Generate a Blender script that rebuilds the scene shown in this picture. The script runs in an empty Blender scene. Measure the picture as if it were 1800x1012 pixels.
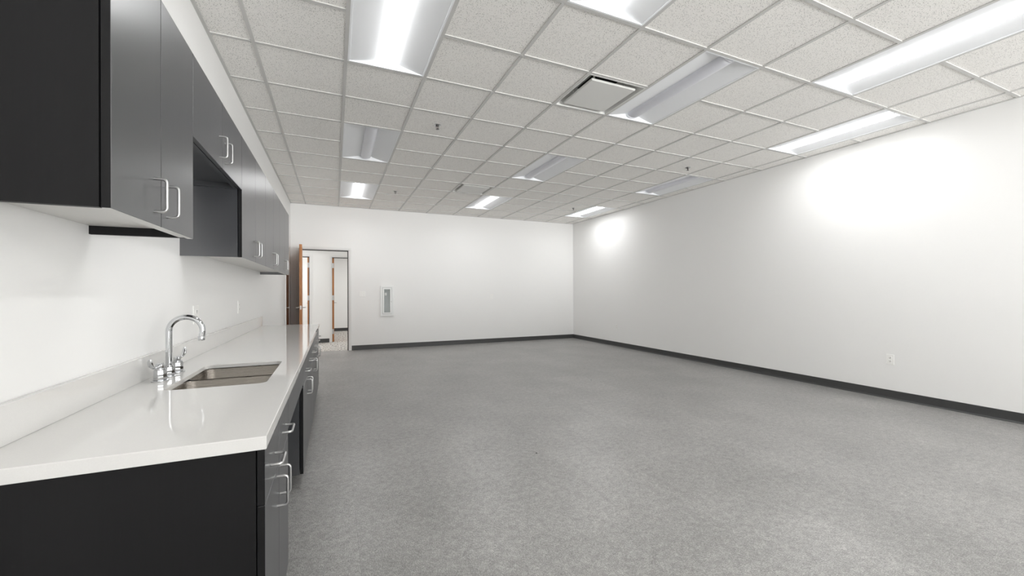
import bpy, bmesh, math, random
from mathutils import Vector, Matrix
PI = math.pi
random.seed(4)
C = bpy.context.scene.collection
SC = bpy.context.scene

# ------------------------------------------------------------------ camera
YAW, ROLL, FPX = .4112, -.0025, 709.69
fw = Vector((math.sin(YAW), math.cos(YAW), 0)); rt = Vector((math.cos(YAW), -math.sin(YAW), 0)); up = Vector((0, 0, 1))
cx = rt*math.cos(ROLL) + up*math.sin(ROLL); cy = up*math.cos(ROLL) - rt*math.sin(ROLL)
cd = bpy.data.cameras.new('camera'); cam = bpy.data.objects.new('camera', cd); C.objects.link(cam)
cd.sensor_width = 36; cd.lens = 36*FPX/1800; cd.shift_x = .00162; cd.shift_y = .00353; cd.clip_start = .02
mw = Matrix((cx, cy, -fw)).transposed().to_4x4(); mw.translation = (-.085, -3.3673, 1.2301)
cam.matrix_world = mw
SC.camera = cam
# ------------------------------------------------------------------ world, exposure
w = bpy.data.worlds.new('world'); SC.world = w; w.use_nodes = True
wt = w.node_tree; tc = wt.nodes.new('ShaderNodeTexCoord'); sx = wt.nodes.new('ShaderNodeSeparateXYZ'); wr = wt.nodes.new('ShaderNodeMapRange')
wt.links.new(tc.outputs['Generated'], sx.inputs[0]); wt.links.new(sx.outputs['Z'], wr.inputs['Value'])
wr.inputs['From Min'].default_value = -.04; wr.inputs['From Max'].default_value = .02
wr.inputs['To Min'].default_value = 19.0     # glow from below, added to light the ceiling through the window opening
wr.inputs['To Max'].default_value = 1.5      # overcast sky
wt.links.new(wr.outputs['Result'], wt.nodes['Background'].inputs[1])
w.node_tree.nodes['Background'].inputs[0].default_value = (1, 1, 1, 1)
SC.view_settings.view_transform = 'Standard'; SC.view_settings.look = 'None'
SC.view_settings.gamma = 1; SC.view_settings.use_curve_mapping = False
SC.view_settings.exposure = 0.34
LAMP = 3.8           # radiance of a lit lens
WATT = 8.5          # light sent down by each lit fixture

HALL = 4.0           # radiance of the added hallway lenses
SC.cycles.max_bounces = 16; SC.cycles.diffuse_bounces = 10; SC.cycles.glossy_bounces = 6
SC.cycles.sample_clamp_indirect = 6

# room
T = .6096; ZC = 3.0127; YB = 5.7862; XR = 5.7238; XL = -.8859; YF = -9.0

# ------------------------------------------------------------------ materials
def mat(name, col, rough=.5, metal=0, spec=.5, emit=None, es=0):
    m = bpy.data.materials.new(name); m.use_nodes = True
    b = m.node_tree.nodes['Principled BSDF']
    b.inputs['Base Color'].default_value = (*col, 1); b.inputs['Roughness'].default_value = rough
    b.inputs['Metallic'].default_value = metal; b.inputs['Specular IOR Level'].default_value = spec
    if emit: b.inputs['Emission Color'].default_value = (*emit, 1); b.inputs['Emission Strength'].default_value = es
    return m
def nd(m, t, **k):
    n = m.node_tree.nodes.new(t)
    for a, v in k.items():
        if a in n.inputs.keys(): n.inputs[a].default_value = v
        else: setattr(n, a, v)
    return n
def lk(m, a, b): m.node_tree.links.new(a, b)
def bsdf(m): return m.node_tree.nodes['Principled BSDF']
def coords(m, scale=(1, 1, 1), rot=(0, 0, 0)):
    g = nd(m, 'ShaderNodeNewGeometry'); p = nd(m, 'ShaderNodeMapping')
    p.inputs['Scale'].default_value = scale; p.inputs['Rotation'].default_value = rot
    lk(m, g.outputs['Position'], p.inputs['Vector']); return p.outputs['Vector']
def ramp(m, fac, stops):
    r = nd(m, 'ShaderNodeValToRGB'); e = r.color_ramp.elements
    while len(e) < len(stops): e.new(.5)
    for i, (p, c) in enumerate(stops):
        e[i].position = p; e[i].color = (*c, 1) if len(c) == 3 else c
    lk(m, fac, r.inputs['Fac']); return r.outputs['Color']
def noise(m, vec, scale, detail=3, rough=.5):
    n = nd(m, 'ShaderNodeTexNoise'); n.inputs['Scale'].default_value = scale
    n.inputs['Detail'].default_value = detail; n.inputs['Roughness'].default_value = rough
    lk(m, vec, n.inputs['Vector']); return n.outputs['Fac']
def mix(m, typ, a, b, f=1.0):
    n = nd(m, 'ShaderNodeMix', data_type='RGBA', blend_type=typ)
    n.inputs['Factor'].default_value = f
    lk(m, a, n.inputs['A']); lk(m, b, n.inputs['B']); return n.outputs['Result']
def g(v): return (v, v, v)
def bump(m, h, strength, dist=.002):
    b = nd(m, 'ShaderNodeBump'); b.inputs['Strength'].default_value = strength; b.inputs['Distance'].default_value = dist
    lk(m, h, b.inputs['Height']); lk(m, b.outputs['Normal'], bsdf(m).inputs['Normal'])

M = {}
m = M['wall'] = mat('wall_paint', (.87, .87, .862), .42, spec=.35)
bump(m, noise(m, coords(m), 260, 2), .10, .001)
m = M['hall_wall'] = mat('hall_paint', (.82, .82, .81), .6)
m = M['tile'] = mat('ceiling_tile', (.6, .6, .59), .9, spec=.2)
v = coords(m)
vo = nd(m, 'ShaderNodeTexVoronoi', feature='F1'); vo.inputs['Scale'].default_value = 125; lk(m, v, vo.inputs['Vector'])
n1 = noise(m, v, 60, 2)
hole = ramp(m, vo.outputs['Distance'], [(.18, g(0)), (.29, g(1))])
pick = ramp(m, n1, [(.42, g(1)), (.50, g(0))])
holes = mix(m, 'LIGHTEN', hole, pick)
fine = ramp(m, noise(m, v, 330, 2, .6), [(.36, g(.80)), (.5, g(1))])
tone = ramp(m, holes, [(0, (.10, .095, .09)), (1, (.96, .945, .915))])
lk(m, mix(m, 'MULTIPLY', tone, fine), bsdf(m).inputs['Base Color'])
bump(m, holes, .5, .003)
M['tbar'] = mat('ceiling_grid_paint', (.61, .605, .59), .5)

m = M['floor'] = mat('floor_vinyl', (.3, .3, .3), .4, spec=.5)
v = coords(m)
fl = coords(m, (95, 26, 30), (0, 0, .5)); f2 = coords(m, (24, 85, 30), (0, 0, -.35))
a = ramp(m, noise(m, v, 290, 3, .7), [(.34, g(.50)), (.50, g(1)), (.68, g(1.5))])
b2 = ramp(m, noise(m, fl, 2.4, 5, .75), [(.34, g(.62)), (.5, g(1.0)), (.66, g(1.36))])
c2 = mix(m, 'MULTIPLY', ramp(m, noise(m, v, 1.7, 4, .6), [(.3, g(.88)), (.7, g(1.10))]), ramp(m, noise(m, v, 24, 4, .7), [(.32, g(.80)), (.68, g(1.18))]))
c2 = mix(m, 'MULTIPLY', c2, ramp(m, noise(m, f2, 2.4, 5, .75), [(.34, g(.70)), (.5, g(1)), (.66, g(1.28))]))
br = nd(m, 'ShaderNodeTexBrick'); br.offset = .5
br.inputs['Color1'].default_value = (.95, .95, .95, 1); br.inputs['Color2'].default_value = (1.04, 1.04, 1.04, 1)
br.inputs['Mortar'].default_value = (.72, .72, .72, 1); br.inputs['Scale'].default_value = 1
br.inputs['Mortar Size'].default_value = .0009; br.inputs['Mortar Smooth'].default_value = .6
br.inputs['Brick Width'].default_value = .9144; br.inputs['Row Height'].default_value = .4572
mp = nd(m, 'ShaderNodeMapping'); mp.inputs['Rotation'].default_value = (0, 0, PI/2); mp.inputs['Location'].default_value = (.3, -.02+.4572*8, 0)
gg = nd(m, 'ShaderNodeNewGeometry'); lk(m, gg.outputs['Position'], mp.inputs['Vector']); lk(m, mp.outputs['Vector'], br.inputs['Vector'])
base = nd(m, 'ShaderNodeRGB'); base.outputs[0].default_value = (.288, .284, .276, 1)
col = mix(m, 'MULTIPLY', mix(m, 'MULTIPLY', mix(m, 'MULTIPLY', base.outputs[0], a), b2), mix(m, 'MULTIPLY', br.outputs['Color'], c2))
lk(m, col, bsdf(m).inputs['Base Color'])
lk(m, ramp(m, noise(m, v, 150, 3, .7), [(.3, g(.42)), (.7, g(.30))]), bsdf(m).inputs['Roughness'])
bump(m, noise(m, v, 150, 3, .7), .012, .001)

m = M['hall_floor'] = mat('hall_carpet', (.5, .48, .45), .9)
v = coords(m)
lk(m, ramp(m, noise(m, v, 28, 3, .7), [(.42, (.13, .12, .11)), (.5, (.40, .38, .35)), (.58, (.62, .60, .56))]), bsdf(m).inputs['Base Color'])
m = M['base'] = mat('rubber_base', (.045, .046, .046), .42)

def laminate(name, col, rough, spec=.5):
    m = mat(name, col, rough, spec=spec)
    v = coords(m, (70, 70, 1.2))
    n = noise(m, v, 1.6, 4, .65)
    r = ramp(m, n, [(.3, tuple(c*.93 for c in col)), (.7, tuple(min(1, c*1.07) for c in col))])
    lk(m, r, bsdf(m).inputs['Base Color'])
    lk(m, ramp(m, n, [(.3, g(rough-.008)), (.7, g(rough+.010))]), bsdf(m).inputs['Roughness'])
    return m
M['lam'] = laminate('charcoal_laminate', (.030, .032, .037), .30, .9)
bsdf(M['lam']).inputs['IOR'].default_value = 1.75
M['panel'] = laminate('shaded_end_panel', (.008, .008, .0085), .5, .22)  # charcoal laminate darkened, shade of the viewer-facing ends put into its colour
M['white_lam'] = mat('light_melamine', (.62, .61, .59), .35)
M['seam'] = mat('dark_seam', (.01, .01, .01), .6)
m = M['quartz'] = mat('white_quartz', (.70, .695, .68), .06)
n = noise(m, coords(m), 420, 2)
lk(m, ramp(m, n, [(.4, (.675, .67, .655)), (.6, (.69, .685, .67))]), bsdf(m).inputs['Base Color'])
m = M['steel'] = mat('brushed_steel', (.24, .22, .195), .28, 1)
n = noise(m, coords(m, (6, 6, 300)), 1.5, 3)
lk(m, ramp(m, n, [(.3, g(.24)), (.7, g(.36))]), bsdf(m).inputs['Roughness'])
M['chrome'] = mat('chrome', (.60, .61, .62), .05, 1)
M['nickel'] = mat('satin_nickel', (.56, .56, .555), .28, 1)
m = M['wood'] = mat('cherry_wood', (.40, .17, .06), .4)
v = coords(m, (40, 40, 1.5))
lk(m, ramp(m, noise(m, v, 1.5, 4, .6), [(.3, (.33, .125, .035)), (.7, (.50, .215, .07))]), bsdf(m).inputs['Base Color'])
M['frame'] = mat('frame_paint', (.80, .80, .79), .4)
M['gasket'] = mat('dark_gasket', (.035, .035, .037), .6)
M['plastic'] = mat('white_plastic', (.90, .90, .88), .35)
M['slot'] = mat('dark_slot', (.02, .02, .02), .6)
M['enamel'] = mat('white_enamel', (.80, .81, .80), .3)
M['tub'] = mat('grey_tub', (.24, .27, .26), .6)
M['diff'] = mat('diffuser_enamel', (.76, .76, .74), .5)
M['duct'] = mat('dark_duct', (.03, .03, .03), .7)
M['troffer'] = mat('troffer_enamel', (.90, .915, .935), .75, spec=.2)
M['lens_off'] = mat('acrylic_lens', (.74, .75, .80), .35)
M['lens_on'] = mat('lit_acrylic_lens', (.8, .8, .8), .5, emit=(1, 1, 1), es=LAMP)
M['lens_hall'] = mat('lit_hall_lens', (.8, .8, .8), .5, emit=(1, 1, 1), es=HALL)
M['red_bulb'] = mat('sprinkler_bulb', (.10, .03, .025), .2)
M['brass'] = mat('sprinkler_metal', (.13, .125, .12), .3, 1)
m = M['glass'] = mat('clear_acrylic', (.80, .84, .83), .06); bsdf(m).inputs['Alpha'].default_value = .08
M['card'] = mat('white_card', (.85, .85, .83), .6)

# ------------------------------------------------------------------ mesh helpers
def box(bm, x0, x1, y0, y1, z0, z1, bev=0, seg=2, rot=None):
    r = bmesh.ops.create_cube(bm, size=1)
    vs = r['verts']
    for v in vs:
        v.co = Vector(((x0+x1)/2 + v.co.x*(x1-x0), (y0+y1)/2 + v.co.y*(y1-y0), (z0+z1)/2 + v.co.z*(z1-z0)))
    if bev:
        es = list({e for v in vs for e in v.link_edges})
        bmesh.ops.bevel(bm, geom=es, offset=bev, segments=seg, profile=.5, affect='EDGES')
def cyl(bm, c, r, h, axis='z', n=24, r2=None, bev=0):
    r2 = r if r2 is None else r2
    mtx = {'z': Matrix.Identity(4), 'x': Matrix.Rotation(PI/2, 4, 'Y'), 'y': Matrix.Rotation(-PI/2, 4, 'X')}[axis]
    res = bmesh.ops.create_cone(bm, cap_ends=True, segments=n, radius1=r, radius2=r2, depth=h, matrix=Matrix.Translation(c) @ mtx)
    if bev:
        es = [e for e in {e for v in res['verts'] for e in v.link_edges} if len(e.link_faces) == 2 and any(len(f.verts) > 4 for f in e.link_faces)]
        bmesh.ops.bevel(bm, geom=es, offset=bev, segments=2, profile=.5, affect='EDGES')
def lathe(bm, c, prof, n=28, axis='z'):
    rings = []
    for r, z in prof:
        ring = []
        for i in range(n):
            t = 2*PI*i/n
            p = Vector((max(r, 1e-5)*math.cos(t), max(r, 1e-5)*math.sin(t), z))
            if axis == 'x': p = Vector((p.z, p.x, p.y))
            if axis == 'y': p = Vector((p.x, p.z, p.y))
            ring.append(bm.verts.new(Vector(c)+p))
        rings.append(ring)
    for a, b in zip(rings, rings[1:]):
        for i in range(n): bm.faces.new((a[i], a[(i+1) % n], b[(i+1) % n], b[i]))
    bm.faces.new(rings[0][::-1]); bm.faces.new(rings[-1])
def tube(bm, pts, r, n=12, radii=None, flat=None):
    pts = [Vector(p) for p in pts]; rings = []; prev = None
    for i, p in enumerate(pts):
        t = (pts[min(i+1, len(pts)-1)] - pts[max(i-1, 0)]).normalized()
        if prev is None:
            a = Vector((0, 0, 1)) if abs(t.z) < .9 else Vector((0, 1, 0))
            u = t.cross(a).normalized()
        else: u = (prev - t*prev.dot(t)).normalized()
        prev = u; w_ = t.cross(u); rr = radii[i] if radii else r; fl = flat[i] if flat else 1
        rings.append([bm.verts.new(p + u*rr*math.cos(2*PI*k/n) + w_*rr*fl*math.sin(2*PI*k/n)) for k in range(n)])
    for a, b in zip(rings, rings[1:]):
        for k in range(n): bm.faces.new((a[k], a[(k+1) % n], b[(k+1) % n], b[k]))
    bm.faces.new(rings[0][::-1]); bm.faces.new(rings[-1])
def rounded(pts, rad, n=5):
    out = [Vector(pts[0])]
    for i in range(1, len(pts)-1):
        p = Vector(pts[i]); a = (Vector(pts[i-1])-p).normalized()*rad; b = (Vector(pts[i+1])-p).normalized()*rad
        for k in range(n+1):
            s = k/n; out.append((p+a)*(1-s)**2 + p*2*s*(1-s) + (p+b)*s*s)
    out.append(Vector(pts[-1])); return out
def rrect(x0, x1, y0, y1, r, n=6):
    out = []
    for cx_, cy_, a0 in ((x1-r, y1-r, 0), (x0+r, y1-r, PI/2), (x0+r, y0+r, PI), (x1-r, y0+r, 1.5*PI)):
        for k in range(n+1):
            a = a0 + PI/2*k/n; out.append((cx_+r*math.cos(a), cy_+r*math.sin(a)))
    return out
def prism(bm, prof, y0, y1, axis='y'):
    """profile of (a, z) pairs swept along an axis"""
    f = (lambda a, z, y: (a, y, z)) if axis == 'y' else (lambda a, z, y: (y, a, z))
    A = [bm.verts.new(f(a, z, y0)) for a, z in prof]; B = [bm.verts.new(f(a, z, y1)) for a, z in prof]
    n = len(prof)
    for i in range(n): bm.faces.new((A[i], A[(i+1) % n], B[(i+1) % n], B[i]))
    bm.faces.new(A[::-1]); bm.faces.new(B)
def obj(name, bm, m, parent=None, smooth=False, origin=None):
    bmesh.ops.recalc_face_normals(bm, faces=bm.faces)
    me = bpy.data.meshes.new(name); bm.to_mesh(me); bm.free()
    me.materials.append(M[m] if isinstance(m, str) else m)
    if smooth:
        for p in me.polygons: p.use_smooth = True
        me.set_sharp_from_angle(angle=math.radians(38))
    o = bpy.data.objects.new(name, me); C.objects.link(o)
    if origin is not None:
        me.transform(Matrix.Translation(-Vector(origin))); o.location = origin
    if parent is not None: o.parent = parent
    return o
def nb(): return bmesh.new()
def B(*a, **k):
    bm = nb(); box(bm, *a, **k); return bm
def tag(o, label=None, cat=None, group=None, kind=None):
    if label: o['label'] = label
    if cat: o['category'] = cat
    if group: o['group'] = group
    if kind: o['kind'] = kind
    return o
def struct(o, label=None, cat=None): return tag(o, label, cat, kind='structure')
def thing(name, label, cat, loc=(0, 0, 0), rz=0, group=None):
    o = bpy.data.objects.new(name, None); o.empty_display_size = .1; C.objects.link(o)
    o.location = loc; o.rotation_euler = (0, 0, rz); return tag(o, label, cat, group)
def kids(o): return [c for c in bpy.data.objects if c.parent == o]
def copy_tree(o, parent=None):
    c = o.copy(); C.objects.link(c); c.parent = parent
    for ch in kids(o): copy_tree(ch, c)
    return c
def place(proto, first, loc, rz, label, group=None):
    o = proto if first else copy_tree(proto)
    o.location = loc; o.rotation_euler = (0, 0, rz); o['label'] = label
    if group: o['group'] = group
    return o

# ------------------------------------------------------------------ room shell
WT = .12
struct(obj('floor', B(XL-WT, XR+WT, YF-WT, 5.838, -.1, 0), 'floor'), 'mottled grey vinyl tile floor with faint seams', 'floor')
bm = nb()   # left wall with the opening of a door
D2a, D2b, D2h = 4.885, 5.49, 2.10
box(bm, XL-WT, XL, YF, D2a, 0, ZC+.15); box(bm, XL-WT, XL, D2b, YB+WT, 0, ZC+.15); box(bm, XL-WT, XL, D2a, D2b, D2h, ZC+.15)
struct(obj('wall_left', bm, 'wall'), 'white wall behind the counter and cabinets', 'wall')
bm = nb()
D1a, D1b, D1h = -.74, .20, 2.112
box(bm, XL, D1a, YB, YB+WT, 0, ZC+.15); box(bm, D1b, XR, YB, YB+WT, 0, ZC+.15); box(bm, D1a, D1b, YB, YB+WT, D1h, ZC+.15)
struct(obj('wall_back', bm, 'wall'), 'white far wall with the open doorway', 'wall')
struct(obj('wall_right', B(XR, XR+WT, YF, YB+WT, 0, ZC+.15), 'wall'), 'long blank white wall on the right', 'wall')
bm = nb(); WX = (1.8, 5.6); WZ = (.1, 2.85)
box(bm, XL-WT, WX[0], YF-WT, YF, 0, ZC+.15); box(bm, WX[1], XR+WT, YF-WT, YF, 0, ZC+.15)
box(bm, WX[0], WX[1], YF-WT, YF, 0, WZ[0]); box(bm, WX[0], WX[1], YF-WT, YF, WZ[1], ZC+.15)
struct(obj('wall_front', bm, 'wall'), 'white wall behind the viewer with an opening for the added window', 'wall')
bm = nb()
for k in range(5):
    x = WX[0] + (WX[1]-WX[0])*k/4; box(bm, x-.03, x+.03, YF-.09, YF-.03, WZ[0], WZ[1])
for z in WZ: box(bm, WX[0], WX[1], YF-.09, YF-.03, z-.03, z+.03)
struct(obj('added_window_1', bm, 'frame'), 'wide window added behind the viewer to brighten the room', 'window')  # unseen window, added to raise and even out the room light
pl = bpy.data.lights.new('added_window_portal', 'AREA'); pl.shape = 'RECTANGLE'; pl.size = WX[1]-WX[0]; pl.size_y = WZ[1]-WZ[0]; pl.cycles.is_portal = True  # sampling portal for the added window
po = bpy.data.objects.new('added_window_portal', pl); C.objects.link(po); po.location = ((WX[0]+WX[1])/2, YF-.10, (WZ[0]+WZ[1])/2); po.rotation_euler = (PI/2, 0, 0)
def cove(bm, a, sgn, y0, y1, axis, h=.098):
    """rubber cove base: a is the wall plane, sgn points into the room"""
    pr = [(0, .0005), (.018, .0005), (.018, .003), (.012, .006), (.0075, .011), (.0055, .018), (.005, h-.002), (.003, h), (0, h)]
    prism(bm, [(a+sgn*p, z) for p, z in pr], y0, y1, axis)
bm = nb(); cove(bm, XR, -1, YF, YB, 'y'); struct(obj('baseboard_right', bm, 'base', smooth=True), 'charcoal rubber base along the right wall', 'baseboard')
bm = nb(); cove(bm, YB, -1, .25, XR-.005, 'x'); struct(obj('baseboard_back', bm, 'base', smooth=True), 'charcoal rubber base along the far wall', 'baseboard')
bm = nb(); cove(bm, XL, 1, 2.2, D2a-.055, 'y'); struct(obj('baseboard_left', bm, 'base', smooth=True), 'charcoal rubber base on the left wall past the cabinets', 'baseboard')

# ceiling ------------------------------------------------------------
LIT = [(0, -2), (0, 6), (4, 6), (8, -2), (8, 6), (2, -4), (6, -4), (2, -8), (6, -8), (0, -12), (4, -12)]  # fixtures behind the viewer are unseen, added for more light
DARK = [(0, 2), (4, -2), (4, 2), (8, 2)]
VENT = [(3, -1), (3, 5)]
used = set()
for i, j in LIT+DARK: used |= {(i, j), (i, j+1)}
for i, j in VENT: used.add((i, j))
bm = nb(); gr = nb()
i0, i1 = -2, 9; j0, j1 = -15, 9
for i in range(i0, i1+1):
    for j in range(j0, j1+1):
        if (i, j) in used: continue
        x0, x1 = max(i*T, XL), min((i+1)*T, XR); y0, y1 = max(j*T, YF), min((j+1)*T, YB)
        if x1-x0 > .01 and y1-y0 > .01: box(bm, x0, x1, y0, y1, ZC+.006, ZC+.024)
box(bm, XL, XR, YF, YB, ZC+.2, ZC+.25)
struct(obj('ceiling', bm, 'tile'), 'suspended ceiling of speckled acoustic tiles', 'ceiling')
hw = .0125
for i in range(i0+1, i1+1):
    if XL < i*T < XR: box(gr, i*T-hw, i*T+hw, YF, YB, ZC-.001, ZC+.0055)
for j in range(j0, j1+1):
    if not YF < j*T < YB: continue
    for i in range(i0, i1+1):
        if any((i, jj) == (i, j-1) for (ii, jj) in LIT+DARK if ii == i): continue
        x0, x1 = max(i*T+hw, XL), min((i+1)*T-hw, XR)
        if x1 > x0: box(gr, x0, x1, j*T-hw, j*T+hw, ZC-.001, ZC+.0055)
for a in ((XL, XL+.022, YF, YB), (XR-.022, XR, YF, YB), (XL, XR, YB-.022, YB), (XL, XR, YF, YF+.022)):
    box(gr, *a, ZC-.0015, ZC+.005)
struct(obj('trim_1', gr, 'tbar'), 'painted metal grid holding the ceiling tiles', 'trim')

# troffers -----------------------------------------------------------
def troffer(lit, lens_mat=None, watt=WATT):
    """2x4 recessed fixture, origin at centre of its opening on the ceiling plane"""
    t = thing('ceiling_light', '', 'ceiling light')
    hx, hy = T/2-.0125, T-.0125
    H = .048; lw = .067
    bm = nb()
    # housing: side wings rise from the frame to the lens, sloped ends
    def wing(s):
        prof = []
        for k in range(9):
            q = k/8; prof.append((s*(hx-.012 - q*(hx-.012-lw)), .003 + (H-.003)*(q**1.25)))
        e = .010
        lo = [bm.verts.new((x, -(hy-.012) + e*(z/H), z)) for x, z in prof]
        hi = [bm.verts.new((x, (hy-.012) - e*(z/H), z)) for x, z in prof]
        for a in range(8): bm.faces.new((lo[a], lo[a+1], hi[a+1], hi[a]))
        return lo, hi
    l1 = wing(1); l2 = wing(-1)
    for q in (0, 1):
        A = l1[q]; Bq = l2[q]
        for a in range(8): bm.faces.new((A[a], A[a+1], Bq[a+1], Bq[a]))
    bm.faces.new((l1[0][-1], l2[0][-1], l2[1][-1], l1[1][-1]))
    refl = obj('reflector', bm, 'troffer', t, smooth=True)
    bm = nb()
    box(bm, -hx, hx, -hy, -hy+.012, -.001, .006); box(bm, -hx, hx, hy-.012, hy, -.001, .006)
    box(bm, -hx, -hx+.012, -hy+.012, hy-.012, -.001, .006); box(bm, hx-.012, hx, -hy+.012, hy-.012, -.001, .006)
    box(bm, -hx, hx, -hy, hy, H+.012, H+.03)
    for s in (-1, 1):
        box(bm, s*hx-.002, s*hx+.002, -hy, hy, .006, H+.02); box(bm, -hx, hx, s*hy-.002, s*hy+.002, .006, H+.02)
    obj('housing', bm, 'troffer', t)
    # lens: rounded trough with closed rounded ends
    bm = nb(); n = 14; L = hy-.035
    ys = [(-L, .0), (-L+.004, .45), (-L+.012, .75), (-L+.028, .94), (-L+.05, 1)]
    ys = ys + [(-y, s) for y, s in ys[::-1]]
    rings = []
    for y, s in ys:
        ring = []
        for k in range(n+1):
            a = PI*k/n
            ring.append(bm.verts.new((lw*math.cos(a)*(.90+.10*s), y, H+.004 - (.008 + (H-.006)*s)*math.sin(a)**.8)))
        rings.append(ring)
    for a, b in zip(rings, rings[1:]):
        for k in range(n): bm.faces.new((a[k], a[k+1], b[k+1], b[k]))
    bm.faces.new(rings[0]); bm.faces.new(rings[-1][::-1])
    obj('lens', bm, lens_mat or ('lens_on' if lit else 'lens_off'), t, smooth=True)
    for s in (-1, 1):
        bm = nb()
        pts = [(lw*1.08*math.cos(PI*k/16), s*(L-.002), H+.005-(H-.001)*math.sin(PI*k/16)**.8) for k in range(17)]
        tube(bm, pts, .0035, 6)
        obj('end_trim', bm, 'troffer', t, smooth=True)
    if lit:
        al = bpy.data.lights.new('lamp_light', 'AREA'); al.shape = 'RECTANGLE'; al.size = .12; al.size_y = 1.08
        al.energy = watt; al.spread = 2.9; al.color = (1, 1, 1)
        ao = bpy.data.objects.new('lamp_light', al); C.objects.link(ao); ao.location = (0, 0, -.004); ao.parent = t
    return t
names_on = {(0, -2): 'lit ceiling light nearest the cabinets, cut by the top edge of the picture',
            (0, 6): 'small-looking lit ceiling light above the open doorway, near the far wall',
            (4, 6): 'lit ceiling light just beyond the far air diffuser',
            (8, -2): 'lit ceiling light running close along the right wall, middle one of its row',
            (8, 6): 'lit ceiling light in the far right corner of the ceiling',
            (2, -4): 'lit ceiling light at the top edge, between the leftmost and right ones',
            (6, -4): 'long lit ceiling light cut by the right edge of the picture',
            (2, -8): 'added lit ceiling light behind the viewer, nearer the cabinets',
            (6, -8): 'added lit ceiling light behind the viewer, nearer the right wall',
            (0, -12): 'added lit ceiling light by the added window behind the viewer, nearer the cabinets',
            (4, -12): 'added lit ceiling light by the added window behind the viewer, in the middle'}
names_off = {(0, 2): 'unlit ceiling light in the row nearest the cabinets, between two lit ones',
             (4, -2): 'large unlit ceiling light touching the near air diffuser',
             (4, 2): 'unlit ceiling light in the middle of the ceiling, between near and far diffusers',
             (8, 2): 'unlit ceiling light close along the right wall'}
for lit, D in ((True, names_on), (False, names_off)):
    pt = troffer(lit)
    for k, ((i, j), lab) in enumerate(D.items()):
        place(pt, k == 0, ((i+.5)*T, (j+1)*T, ZC), 0, lab, 'recessed ceiling lights')

# air diffusers --------------------------------------------------------
def diffuser():
    t = thing('air_diffuser', '', 'air vent'); h = T/2-.0125
    def sq(bm, loops):
        R = [[bm.verts.new((sx*s, sy*s, z)) for sx, sy in ((-1, -1), (1, -1), (1, 1), (-1, 1))] for s, z in loops]
        for a, b in zip(R, R[1:]):
            for k in range(4): bm.faces.new((a[k], a[(k+1) % 4], b[(k+1) % 4], b[k]))
        return R
    bm = nb(); R = sq(bm, [(h, .004), (h, -.002), (h-.010, -.002), (h-.020, .03), (h-.045, .095), (.14, .112)])
    obj('frame', bm, 'diff', t)
    bm = nb(); box(bm, -.15, .15, -.15, .15, .112, .125); cyl(bm, (0, 0, .100), .125, .024, n=32)
    obj('duct_neck', bm, 'duct', t)
    bm = nb(); box(bm, -.228, .228, -.228, .228, -.006, .000, bev=.002, seg=1)
    for s in (-1, 1): box(bm, -.228, .228, s*.228-.003, s*.228+.003, 0, .010); box(bm, s*.228-.003, s*.228+.003, -.228, .228, 0, .010)
    obj('plaque', bm, 'diff', t)
    for sx in (-1, 1):
        for sy in (-1, 1): obj('bracket', B(sx*.16-.006, sx*.16+.006, sy*.16-.006, sy*.16+.006, .0005, .098), 'diff', t)
    return t
pt = diffuser()
for k, ((i, j), lab) in enumerate(zip(VENT, ('square plaque air diffuser beside the large unlit ceiling light', 'small-looking square air diffuser farther away, in front of a lit ceiling light'))):
    place(pt, k == 0, ((i+.5)*T, (j+.5)*T, ZC), 0, lab, 'square air diffusers in the ceiling')

# sprinklers -----------------------------------------------------------
t = thing('sprinkler_head', '', 'sprinkler')
bm = nb(); lathe(bm, (0, 0, 0), [(.012, .004), (.012, -.004), (.034, -.004), (.040, .001), (.040, .004)][::-1]); obj('escutcheon', bm, 'chrome', t, smooth=True)
bm = nb(); cyl(bm, (0, 0, -.006), .019, .010, n=20, bev=.002)
for s in (-1, 1): tube(bm, rounded([(s*.008, 0, -.012), (s*.017, 0, -.019), (s*.004, 0, -.034)], .005), .003, 8)
obj('frame', bm, 'brass', t, smooth=True)
bm = nb(); cyl(bm, (0, 0, -.024), .0028, .020, n=10); obj('glass_bulb', bm, 'red_bulb', t, smooth=True)
bm = nb(); cyl(bm, (0, 0, -.0365), .006, .006, n=12); cyl(bm, (0, 0, -.040), .014, .002, n=20)
for k in range(8):
    a = k*PI/4; x, y = .0155*math.cos(a), .0155*math.sin(a); box(bm, x-.003, x+.003, y-.003, y+.003, -.041, -.039)
obj('deflector', bm, 'brass', t)
for k, (x, y, lab) in enumerate(((.935, .92, 'ceiling sprinkler head nearest the viewer, left of the near diffuser'), (.917, 4.04, 'ceiling sprinkler head between the two lit lights near the far doorway'),
                                 (4.62, 4.03, 'farthest ceiling sprinkler head, in front of the far right lit light'), (4.607, .96, 'ceiling sprinkler head near the right wall, nearer than its neighbour'))):
    place(t, k == 0, (x, y, ZC+.004), .3, lab, 'pendent sprinkler heads in the ceiling')

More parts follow.
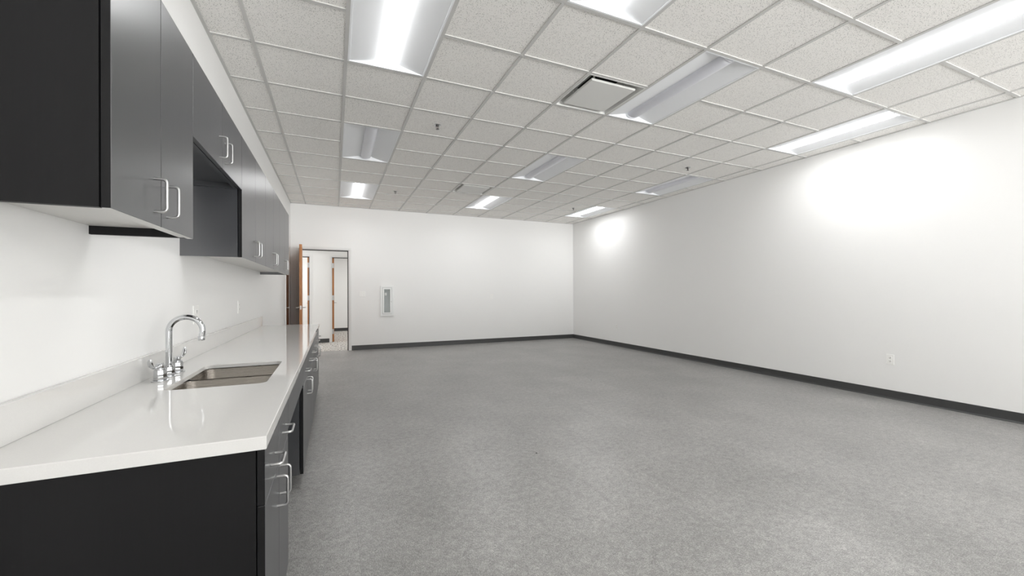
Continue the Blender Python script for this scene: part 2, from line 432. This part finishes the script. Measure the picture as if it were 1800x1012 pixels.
# ------------------------------------------------------------------ hallway and the room beyond
HX0, HX1, HY, HF = -2.4, 2.6, 7.45, 10.46
struct(obj('floor_hallway', B(HX0, HX1, 5.838, HF+.1, -.1, 0.001), 'hall_floor'), 'speckled light carpet in the hallway beyond the doorway', 'floor')
bm = nb(); LO = (-1.56, -.62); RO = (-.145, .78); HH = 2.095
box(bm, HX0-.1, XL, YB, YB+WT, 0, 2.85); box(bm, HX0, LO[0], HY, HY+.11, 0, 2.75); box(bm, LO[1], RO[0], HY, HY+.11, 0, 2.75); box(bm, RO[1], HX1, HY, HY+.11, 0, 2.75)
box(bm, LO[0], LO[1], HY, HY+.11, HH, 2.75); box(bm, RO[0], RO[1], HY, HY+.11, HH, 2.75)
struct(obj('wall_hallway', bm, 'hall_wall'), 'white hallway wall with two door openings', 'wall')
bm = nb(); box(bm, HX0, HX1, HF, HF+.1, 0, 2.75)
struct(obj('wall_far_room', bm, 'hall_wall'), 'white wall of the room across the hallway', 'wall')
struct(obj('wall_hallway_left', B(HX0-.1, HX0, YB+WT, HF+.1, 0, 2.75), 'hall_wall'), 'end wall of the hallway on the left', 'wall')
struct(obj('wall_hallway_right', B(HX1, HX1+.1, YB+WT, HF+.1, 0, 2.75), 'hall_wall'), 'end wall of the hallway on the right', 'wall')
struct(obj('wall_room_divider', B(-.46, -.36, HY+.11, HF, 0, 2.75), 'hall_wall'), 'partition between the two rooms across the hallway', 'wall')
struct(obj('ceiling_hallway', B(HX0-.1, HX1+.1, YB+WT, HF+.1, 2.75, 2.85), 'hall_wall'), 'plain ceiling over the hallway and rooms', 'ceiling')
bm = nb(); cove(bm, HY, -1, LO[1]+.05, RO[0]-.052, 'x'); struct(obj('baseboard_hallway', bm, 'base', smooth=True), 'dark rubber base on the hallway wall', 'baseboard')
bm = nb(); cove(bm, HF, -1, -.36, HX1, 'x'); struct(obj('baseboard_far_room', bm, 'base', smooth=True), 'dark rubber base in the room across the hallway', 'baseboard')
for w_, HL in ((12, [((1.5, 6.65), PI/2, 'added lit fixture in the hallway ceiling, right of the doorway'), ((-1.7, 6.65), PI/2, 'added lit fixture in the hallway ceiling, left of the doorway')]),
               (26, [((.9, 8.7), PI/2, 'added lit fixture in the room across the hallway'), ((-1.4, 9.0), 0, 'added lit fixture in the left room across the hallway')])):
    pt = troffer(True, 'lens_hall', w_)  # out-of-sight fixtures, added to brighten the hallway and rooms
    for k, ((x, y), rz, lab) in enumerate(HL): place(pt, k == 0, (x, y, 2.66), rz, lab, 'added hallway light fixtures')

# doors ------------------------------------------------------------------
def lever(parent, base, out, along, m='nickel'):
    """lever handle: base point on the door face, out = normal, along = direction of the lever"""
    b = Vector(base); o = Vector(out); a = Vector(along); bm = nb()
    tube(bm, [b, b+o*.008], .026, 20); tube(bm, [b+o*.006, b+o*.045], .010, 14)
    tube(bm, rounded([b+o*.030, b+o*.056, b+o*.056+a*.04, b+o*.050+a*.115], .014), .0085, 12)
    return obj('lever_handle', bm, m, parent, smooth=True)
def frame_door(name, x0, x1, y, h, depth, label, gask=True):
    """steel frame in a wall facing -y"""
    bm = nb(); f = .045
    box(bm, x0-.004, x0+.012, y-.012, y+depth, 0, h); box(bm, x1-.012, x1+.004, y-.012, y+depth, 0, h); box(bm, x0, x1, y-.012, y+depth, h-.012, h+.004)
    box(bm, x0-f, x0, y-.012, y, 0, h+f); box(bm, x1, x1+f, y-.012, y, 0, h+f); box(bm, x0, x1, y-.012, y, h, h+f)
    o = struct(obj(name, bm, 'frame'), label, 'door')
    if gask:
        bm = nb(); q = .016
        box(bm, x0+.012, x0+.012+q, y+.05, y+.09, 0, h-.012); box(bm, x1-.012-q, x1-.012, y+.02, y+.07, 0, h-.012)
        box(bm, x0+.012, x1-.012, y+.02, y+.07, h-.012-q, h-.012)
        obj('stop', bm, 'gasket', o)
    return o
# entry door: hinged at the left jamb, swung about 90 degrees into the room
d1 = frame_door('door_1', D1a, D1b, YB, D1h, WT, 'open orange-brown wood door in the doorway of the far wall')
bm = nb(); LW = .905; box(bm, -.023, .023, -LW, 0, .012, 2.10, bev=.0015, seg=1)
leaf = obj('door_leaf', bm, 'wood', d1); leaf.location = (-.695, YB-.012, 0); leaf.rotation_euler = (0, 0, math.radians(3.2))
bm = nb(); box(bm, -.0125, .0125, -LW-.0015, -LW+.002, .915, .985); box(bm, -.007, .007, -LW-.008, -LW+.002, .935, .965)
tag(obj('latch_plate', bm, 'nickel', leaf), 'metal latch plate on the door edge')
lever(leaf, (.023, -LW+.06, .95), (1, 0, 0), (0, 1, 0)); lever(leaf, (-.023, -LW+.06, .95), (-1, 0, 0), (0, 1, 0))
for z in (.25, 1.05, 1.85):
    bm = nb(); box(bm, -.024, -.022, -.03, .008, z-.055, z+.055); cyl(bm, (-.029, .005, z), .006, .11, n=12); obj('hinge', bm, 'nickel', leaf)
# side door in the left wall
bm = nb(); f = .045
box(bm, XL-WT, XL+.012, D2a-.004, D2a+.012, 0, D2h); box(bm, XL-WT, XL+.012, D2b-.012, D2b+.004, 0, D2h); box(bm, XL-WT, XL+.012, D2a, D2b, D2h-.012, D2h+.004)
box(bm, XL, XL+.012, D2a-f, D2a, 0, D2h+f); box(bm, XL, XL+.012, D2b, D2b+f, 0, D2h+f); box(bm, XL, XL+.012, D2a, D2b, D2h, D2h+f)
d2 = struct(obj('door_2', bm, 'frame'), 'closed brown wood door in the left wall beside the open door', 'door')
lf = obj('door_leaf', B(XL-.045, XL-.002, D2a+.014, D2b-.014, .01, D2h-.014), 'wood', d2)
lever(lf, (XL-.002, D2a+.075, .95), (1, 0, 0), (0, 1, 0))
# doors across the hallway, both swung open into the rooms
for name, (x0, x1), hs, lab in (('door_3', RO, -1, 'open reddish wood door across the hallway, right one with three hinges showing'), ('door_4', LO, 1, 'open orange wood door across the hallway, left one next to the open door edge')):
    d = frame_door(name, x0, x1, HY, HH, .11, lab, True)
    xj = x0+.014 if hs < 0 else x1-.014
    a, b = (xj, xj+.042) if hs < 0 else (xj-.042, xj)
    lf = obj('door_leaf', B(a, b, HY+.03, HY+.93, .012, HH-.03), 'wood', d)
    for z in (.26, 1.09, 1.88):
        bm = nb(); box(bm, a+.002, b-.006, HY+.026, HY+.032, z-.06, z+.06); cyl(bm, (a+.004 if hs < 0 else b-.004, HY+.022, z), .007, .12, n=12); obj('hinge', bm, 'nickel', lf)
    lever(lf, ((b if hs < 0 else a), HY+.87, .95), (-hs, 0, 0), (0, -1, 0))

# ------------------------------------------------------------------ cabinets
def pull(parent, base, axis, out=1, L=.100, so=.032, r=.0044):
    """satin wire pull; base = centre on the door face (+x side), axis 'z' or 'y'"""
    b = Vector(base); a = Vector((0, 0, 1)) if axis == 'z' else Vector((0, 1, 0)); o = Vector((out, 0, 0))
    bm = nb()
    tube(bm, rounded([b-a*L/2, b-a*L/2+o*so, b+a*L/2+o*so, b+a*L/2], .013, 6), r, 12)
    return tag(obj('handle', bm, 'nickel', parent, smooth=True), 'satin metal wire pull')
XU = -.588; UB = 1.439; UT = 2.162; TH = .019
def door_panel(parent, x, y0, y1, z0, z1, name='door', edge=None):
    o = obj(name, B(x-TH, x, y0+.0015, y1-.0015, z0, z1, bev=.0012, seg=1), 'lam', parent)
    tag(obj('shaded_edge', B(x-TH+.0008, x-.0004, y0+.0007, y0+.0016, z0+.0005, z1-.0005), 'panel', o), 'near-black strip for the shade on the edge')  # dark strip painting the shade on the edge that faces the viewer
    if edge:
        obj('bottom_edge', B(x-TH+.0015, x-.0015, y0+.003, y1-.003, z0-.0008, z0+.0006), 'white_lam', o)
    return o
def upper(y0, y1, z0, label, near_end=False, edge=True, ends=(True, True)):
    zl, zr = (z0 if e else z0+.0475 for e in ends)
    t = thing('wall_cabinet', label, 'cabinet', (0, 0, 0), 0, None)
    xb = XU-TH-.003
    bm = nb()
    box(bm, XL, xb, y0, y0+.018, zl, UT); box(bm, XL, xb, y1-.018, y1, zr, UT)
    box(bm, XL, xb, y0+.018, y1-.018, UT-.018, UT); box(bm, XL, XL+.012, y0+.018, y1-.018, z0+.048, UT-.018)
    obj('body', bm, 'panel' if near_end else 'lam', t)
    bm = nb(); pa, pb = y0+(.0185 if ends[0] else .0005), y1-(.0185 if ends[1] else .0005)
    box(bm, XL+.001, xb-.001, pa, pb, z0+.030, z0+.047)
    box(bm, xb-.018, xb-.001, pa, pb, z0+.001, z0+.030)
    obj('bottom_panel', bm, 'white_lam' if edge else 'lam', t)
    ym = (y0+y1)/2
    for (a, b, py) in ((y0, ym, ym-.058), (ym, y1, ym+.045)):
        d = door_panel(t, XU, a, b, z0-.001, UT, edge=edge)
        pull(d, (XU, py, z0+.088), 'z')
    return t
ys = [-2.066, -1.432, -.527, .375, 1.283, 2.19]
upper(ys[0], ys[1], UB, 'large dark charcoal wall cabinet nearest the viewer, at the top left', near_end=True)
upper(ys[1], ys[2], 1.84, 'short charcoal wall cabinet over the open gap above the sink', edge=False)
upper(ys[2], ys[3], UB, 'charcoal two-door wall cabinet just beyond the open gap', ends=(True, False))
upper(ys[3], ys[4], UB, 'charcoal two-door wall cabinet, middle one of the three beyond the gap', ends=(False, False))
upper(ys[4], ys[5], UB, 'charcoal wall cabinet farthest away, nearest the open wood door', ends=(False, True))

XD = -.265; BT = .797; BZ = .088
def base_cab(y0, y1, label, near_end=False):
    t = thing('base_cabinet', label, 'cabinet')
    xb = XD-TH-.003; bm = nb(); xw = XL+.002
    box(bm, xw, xb, y0, y0+.018, BZ if not near_end else 0.0, BT); box(bm, xw, xb, y1-.018, y1, BZ, BT)
    box(bm, xw, xb, y0+.018, y1-.018, BZ, BZ+.018); box(bm, xw, xw+.01, y0+.018, y1-.018, BZ+.018, BT)
    box(bm, xb-.06, xb, y0+.018, y1-.018, BT-.018, BT)
    obj('body', bm, 'panel' if near_end else 'lam', t)
    obj('toe_kick', B(XL+.02, XD-.09, y0+.019, y1-.002, 0, BZ-.0005), 'base', t)
    ym = (y0+y1)/2; zs = .630
    for a, b, py in ((y0, ym, ym-.05), (ym, y1, ym+.045)):
        d = door_panel(t, XD, a, b, zs+.0015, BT-.004, 'drawer')
        pull(d, (XD, (a+b)/2, .703), 'y')
        d = door_panel(t, XD, a, b, BZ+.003, zs-.0015, 'door')
        pull(d, (XD, py, .553), 'z')
    return t
base_cab(-2.05, ys[1], 'charcoal base cabinet nearest the viewer with side panel darkened for shade', near_end=True)
base_cab(ys[2], ys[3], 'charcoal base cabinet just past the knee space under the counter')
base_cab(ys[3], ys[4], 'charcoal base cabinet, middle one of the three past the knee space')
base_cab(ys[4], ys[5], 'charcoal base cabinet at the far end of the counter')
tag(obj('apron_panel', B(XD-TH, XD, ys[1]+.002, ys[2]-.002, .652, BT-.002, bev=.001, seg=1), 'lam'), 'narrow charcoal apron panel under the counter in front of the sink knee space', 'panel')

# countertop with sink cut-out (XW: back edge, a hair off the wall) -----------------------------------------
ZT = .8346; SX0, SX1, SY0, SY1 = -.722, -.360, -1.318, -.700
XC = -.257; YN, YE = -2.080, 2.195; XW = XL+.002
bm = nb()
outer = [bm.verts.new((x, y, ZT)) for x, y in ((XW, YN), (XC, YN), (XC, YE), (XW, YE))]
inner = [bm.verts.new((x, y, ZT)) for x, y in rrect(SX0, SX1, SY0, SY1, .034, 7)]
def loop_edges(L): return [bm.edges.new((L[i], L[(i+1) % len(L)])) if bm.edges.get((L[i], L[(i+1) % len(L)])) is None else bm.edges.get((L[i], L[(i+1) % len(L)])) for i in range(len(L))]
def wallf(A, Bq):
    for i in range(len(A)): bm.faces.new((A[i], A[(i+1) % len(A)], Bq[(i+1) % len(A)], Bq[i]))
def low(L, z, q=0): return [bm.verts.new((min(max(v.co.x, XW+q), XC-q), min(max(v.co.y, YN+q), YE-q), z)) for v in L]
bmesh.ops.triangle_fill(bm, use_beauty=True, use_dissolve=False, edges=loop_edges(outer)+loop_edges(inner))
o2 = low(outer, ZT-.037); o3 = low(outer, ZT-.037, .055); o4 = low(outer, ZT-.020, .055); i2 = low(inner, ZT-.020)
wallf(outer, o2); wallf(o2, o3); wallf(o3, o4); wallf(inner, i2)
bmesh.ops.triangle_fill(bm, use_beauty=True, use_dissolve=False, edges=loop_edges(o4)+loop_edges(i2))
ct = tag(obj('countertop', bm, 'quartz'), 'long glossy white countertop with a sink cut-out over the base cabinets', 'countertop')
bv = ct.modifiers.new('bevel', 'BEVEL'); bv.width = .0025; bv.segments = 3; bv.limit_method = 'ANGLE'
tag(obj('backsplash', B(XW, XL+.02, YN, YE, ZT+.0003, .942, bev=.0015), 'quartz', ct), 'low upstand along the wall')

# sink --------------------------------------------------------------------
sk = thing('kitchen_sink', 'double-bowl stainless steel sink set under the white countertop', 'sink', ((SX0+SX1)/2, (SY0+SY1)/2, ZT-.02))
O = Vector(sk.location)
def bowl(y0, y1):
    bm = nb(); x0, x1 = SX0-.004, SX1+.004
    zt = ZT-.0205; dv = .014
    loops = []
    for ins, z, rr in ((-.018, zt-.0015, .06), (0, zt-.0015, .045), (.002, zt-.005, .045), (.006, zt-.13, .045), (.012, zt-.150, .045), (.026, zt-.163, .045), (.045, zt-.168, .04)):
        e0 = ins if y0 == SY0-.004 else max(ins, 0) ; e1 = ins if y1 == SY1+.004 else max(ins, 0)
        loops.append([bm.verts.new((x, y, z)) for x, y in rrect(x0+ins, x1-ins, y0+e0, y1-e1, rr, 7)])
    for a, b in zip(loops, loops[1:]):
        n = len(a)
        for k in range(n): bm.faces.new((a[k], a[(k+1) % n], b[(k+1) % n], b[k]))
    bm.faces.new(loops[-1])
    o = obj('bowl', bm, 'steel', None, smooth=True); o.data.transform(Matrix.Translation(-O)); o.parent = sk
    bm = nb(); c = ((x0+x1)/2, (y0+y1)/2, zt-.167)
    lathe(bm, c, [(.0, .001), (.030, .001), (.040, .004), (.045, .003), (.047, .0)]); 
    d = obj('drain', bm, 'chrome', None, smooth=True); d.data.transform(Matrix.Translation(-O)); d.parent = o
ymid = (SY0+SY1)/2
bowl(SY0-.004, ymid-.008); bowl(ymid+.008, SY1+.004)
bm = nb(); box(bm, SX0+.002, SX1-.002, ymid-.010, ymid+.010, ZT-.040, ZT-.0245, bev=.004)
o = obj('divider', bm, 'steel', None, smooth=True); o.data.transform(Matrix.Translation(-O)); o.parent = sk

# faucet --------------------------------------------------------------------
fx, fy = -.800, -.98
fa = thing('faucet', 'chrome gooseneck faucet with two wing handles behind the sink', 'faucet', (fx, fy, ZT+.0005))
def hexbody(bm, c, r, h):
    cyl(bm, (c[0], c[1], c[2]+.002), r*1.28, .004, n=28, bev=.001)
    cyl(bm, (c[0], c[1], c[2]+.004+h/2), r, h, n=8, bev=.0015)
    cyl(bm, (c[0], c[1], c[2]+h+.007), r*.8, .008, n=20, bev=.001)
bm = nb(); hexbody(bm, (0, 0, 0), .021, .042)
R_ = .065; pts = [(0, 0, .045), (0, 0, .12), (0, 0, .212)]
for k in range(1, 21):
    a = PI*k/20*1.06; pts.append((R_-R_*math.cos(a), 0, .212+R_*math.sin(a)))
lx, _, lz = pts[-1]; pts.append((lx-.003, 0, lz-.018))
tube(bm, pts, .0125, 18)
obj('spout', bm, 'chrome', fa, smooth=True)
bm = nb(); cyl(bm, (lx-.0035, 0, lz-.026), .0145, .020, n=20, bev=.002); obj('aerator', bm, 'chrome', fa, smooth=True)
for s in (-1, 1):
    bm = nb(); hexbody(bm, (0, s*.108, 0), .0245, .046)
    h = obj('valve', bm, 'chrome', fa, smooth=True)
    bm = nb(); cyl(bm, (0, s*.108, .068), .0145, .024, n=16, bev=.003); box(bm, -.012, .012, s*.108-.016, s*.108+.016, .060, .078, bev=.003)
    P_ = [(0, s*(.108+.010), .070), (0, s*(.108+.045), .066), (0, s*(.108+.075), .070), (0, s*(.108+.098), .082), (.0, s*(.108+.108), .100), (0, s*(.108+.108), .112)]
    tube(bm, P_, .006, 12, radii=[.006, .006, .0085, .010, .009, .005], flat=[1, .9, .6, .45, .45, .6])
    obj('wing_handle', bm, 'chrome', h, smooth=True)

# ------------------------------------------------------------------ wall fittings (built facing +x at origin)
def outlet(w_=.070, h_=.115):
    t = thing('electrical_outlet', '', 'outlet')
    obj('cover_plate', B(0, .006, -w_/2, w_/2, -h_/2, h_/2, bev=.002), 'plastic', t)
    for z in (-.0195, .0195):
        bm = nb(); box(bm, .004, .0085, -.0165, .0165, z-.0145, z+.0145, bev=.003); r_ = obj('socket', bm, 'plastic', t)
        bm = nb(); box(bm, .008, .0088, -.0080, -.0045, z-.001, z+.008); box(bm, .008, .0088, .0045, .0080, z-.001, z+.008); cyl(bm, (.0084, 0, z-.007), .0032, .0008, 'x', 12)
        tag(obj('slots', bm, 'slot', r_), 'dark outlet slots')
    return t
t = outlet()
place(t, True, (XR, -.879, .447), PI, 'white duplex outlet low on the right wall, nearer the viewer', None)
place(t, False, (XR, 3.987, .437), PI, 'small white outlet low on the right wall near the far corner', None)
place(t, False, (XL, .99, 1.096), 0, 'white outlet above the counter, farther along the left wall', None)
t = outlet(.105); 
place(t, True, (XL, -.25, 1.090), 0, 'white outlet plate on the wall above the counter behind the faucet', None)
def switch(n, w_, lab, loc, rz):
    t = thing('light_switch', lab, 'switch', loc, rz)
    obj('cover_plate', B(0, .006, -w_/2, w_/2, -.0575, .0575, bev=.002), 'plastic', t)
    for k in range(n):
        y = (k-(n-1)/2)*.046
        bm = nb(); box(bm, .0055, .0075, -.006+y, .006+y, -.013, .013, bev=.0008, seg=1); box(bm, .006, .016, -.0045+y, .0045+y, .001, .010, bev=.0015)
        o = obj('toggle', bm, 'plastic', t)
        bm = nb()
        for z in (-.030, .030): cyl(bm, (.0062, y, z), .003, .0012, 'x', 12)
        obj('screw', bm, 'nickel', o)
switch(2, .116, 'white double light switch plate between doorway and glass-fronted cabinet', (.464, YB, 1.187), -PI/2)
switch(1, .074, 'small white single switch plate alone on the far wall', (3.401, YB, 1.105), -PI/2)

# fire extinguisher cabinet (built facing -y)
ex0, ex1, ez0, ez1 = .828, 1.108, .708, 1.366
t = thing('extinguisher_cabinet', 'white wall cabinet with a narrow clear window on the far wall', 'cabinet', (ex0, YB, ez0)); Wd = ex1-ex0; Hh = ez1-ez0
def ring(bm, x0, x1, z0, z1, wd, y0, y1, bev=.002):
    box(bm, x0, x0+wd, y0, y1, z0, z1, bev=bev); box(bm, x1-wd, x1, y0, y1, z0, z1, bev=bev)
    box(bm, x0+wd-.001, x1-wd+.001, y0, y1, z0, z0+wd, bev=bev); box(bm, x0+wd-.001, x1-wd+.001, y0, y1, z1-wd, z1, bev=bev)
bm = nb(); ring(bm, 0, Wd, 0, Hh, .042, -.032, 0); obj('trim_frame', bm, 'enamel', t)
bm = nb(); ring(bm, .046, Wd-.046, .046, Hh-.046, .032, -.040, -.026); dr = obj('door', bm, 'enamel', t)
obj('window_pane', B(.076, Wd-.076, -.032, -.029, .076, Hh-.076), 'glass', dr)
bm = nb(); cyl(bm, (Wd-.058, -.046, Hh*.47), .008, .014, 'y', 14); box(bm, Wd-.062, Wd-.050, -.056, -.050, Hh*.47-.018, Hh*.47+.018, bev=.002); tag(obj('knob', bm, 'nickel', dr), 'small metal pull knob')
obj('tub', B(.040, Wd-.040, -.006, -.001, .040, Hh-.040), 'tub', t)
bm = nb(); box(bm, .095, .135, -.0085, -.0065, Hh-.21, Hh-.155); cd_ = obj('card', bm, 'card', t)
bm = nb(); box(bm, .108, .122, -.0095, -.0088, Hh-.192, Hh-.172); obj('mark', bm, 'tub', cd_)

# small dark specks left on the floor
for k, (x, y, lab) in enumerate(((1.324, -.626, 'tiny black speck on the open grey floor nearer the viewer'), (3.175, 1.316, 'tiny dark speck on the grey floor toward the far corner'))):
    bm = nb(); lathe(bm, (0, 0, 0), [(.0065, 0), (.0065, .0015), (.004, .003), (0, .0034)], 10)
    o = obj('floor_speck', bm, 'slot'); o.location = (x, y, 0); tag(o, lab, 'debris', None)
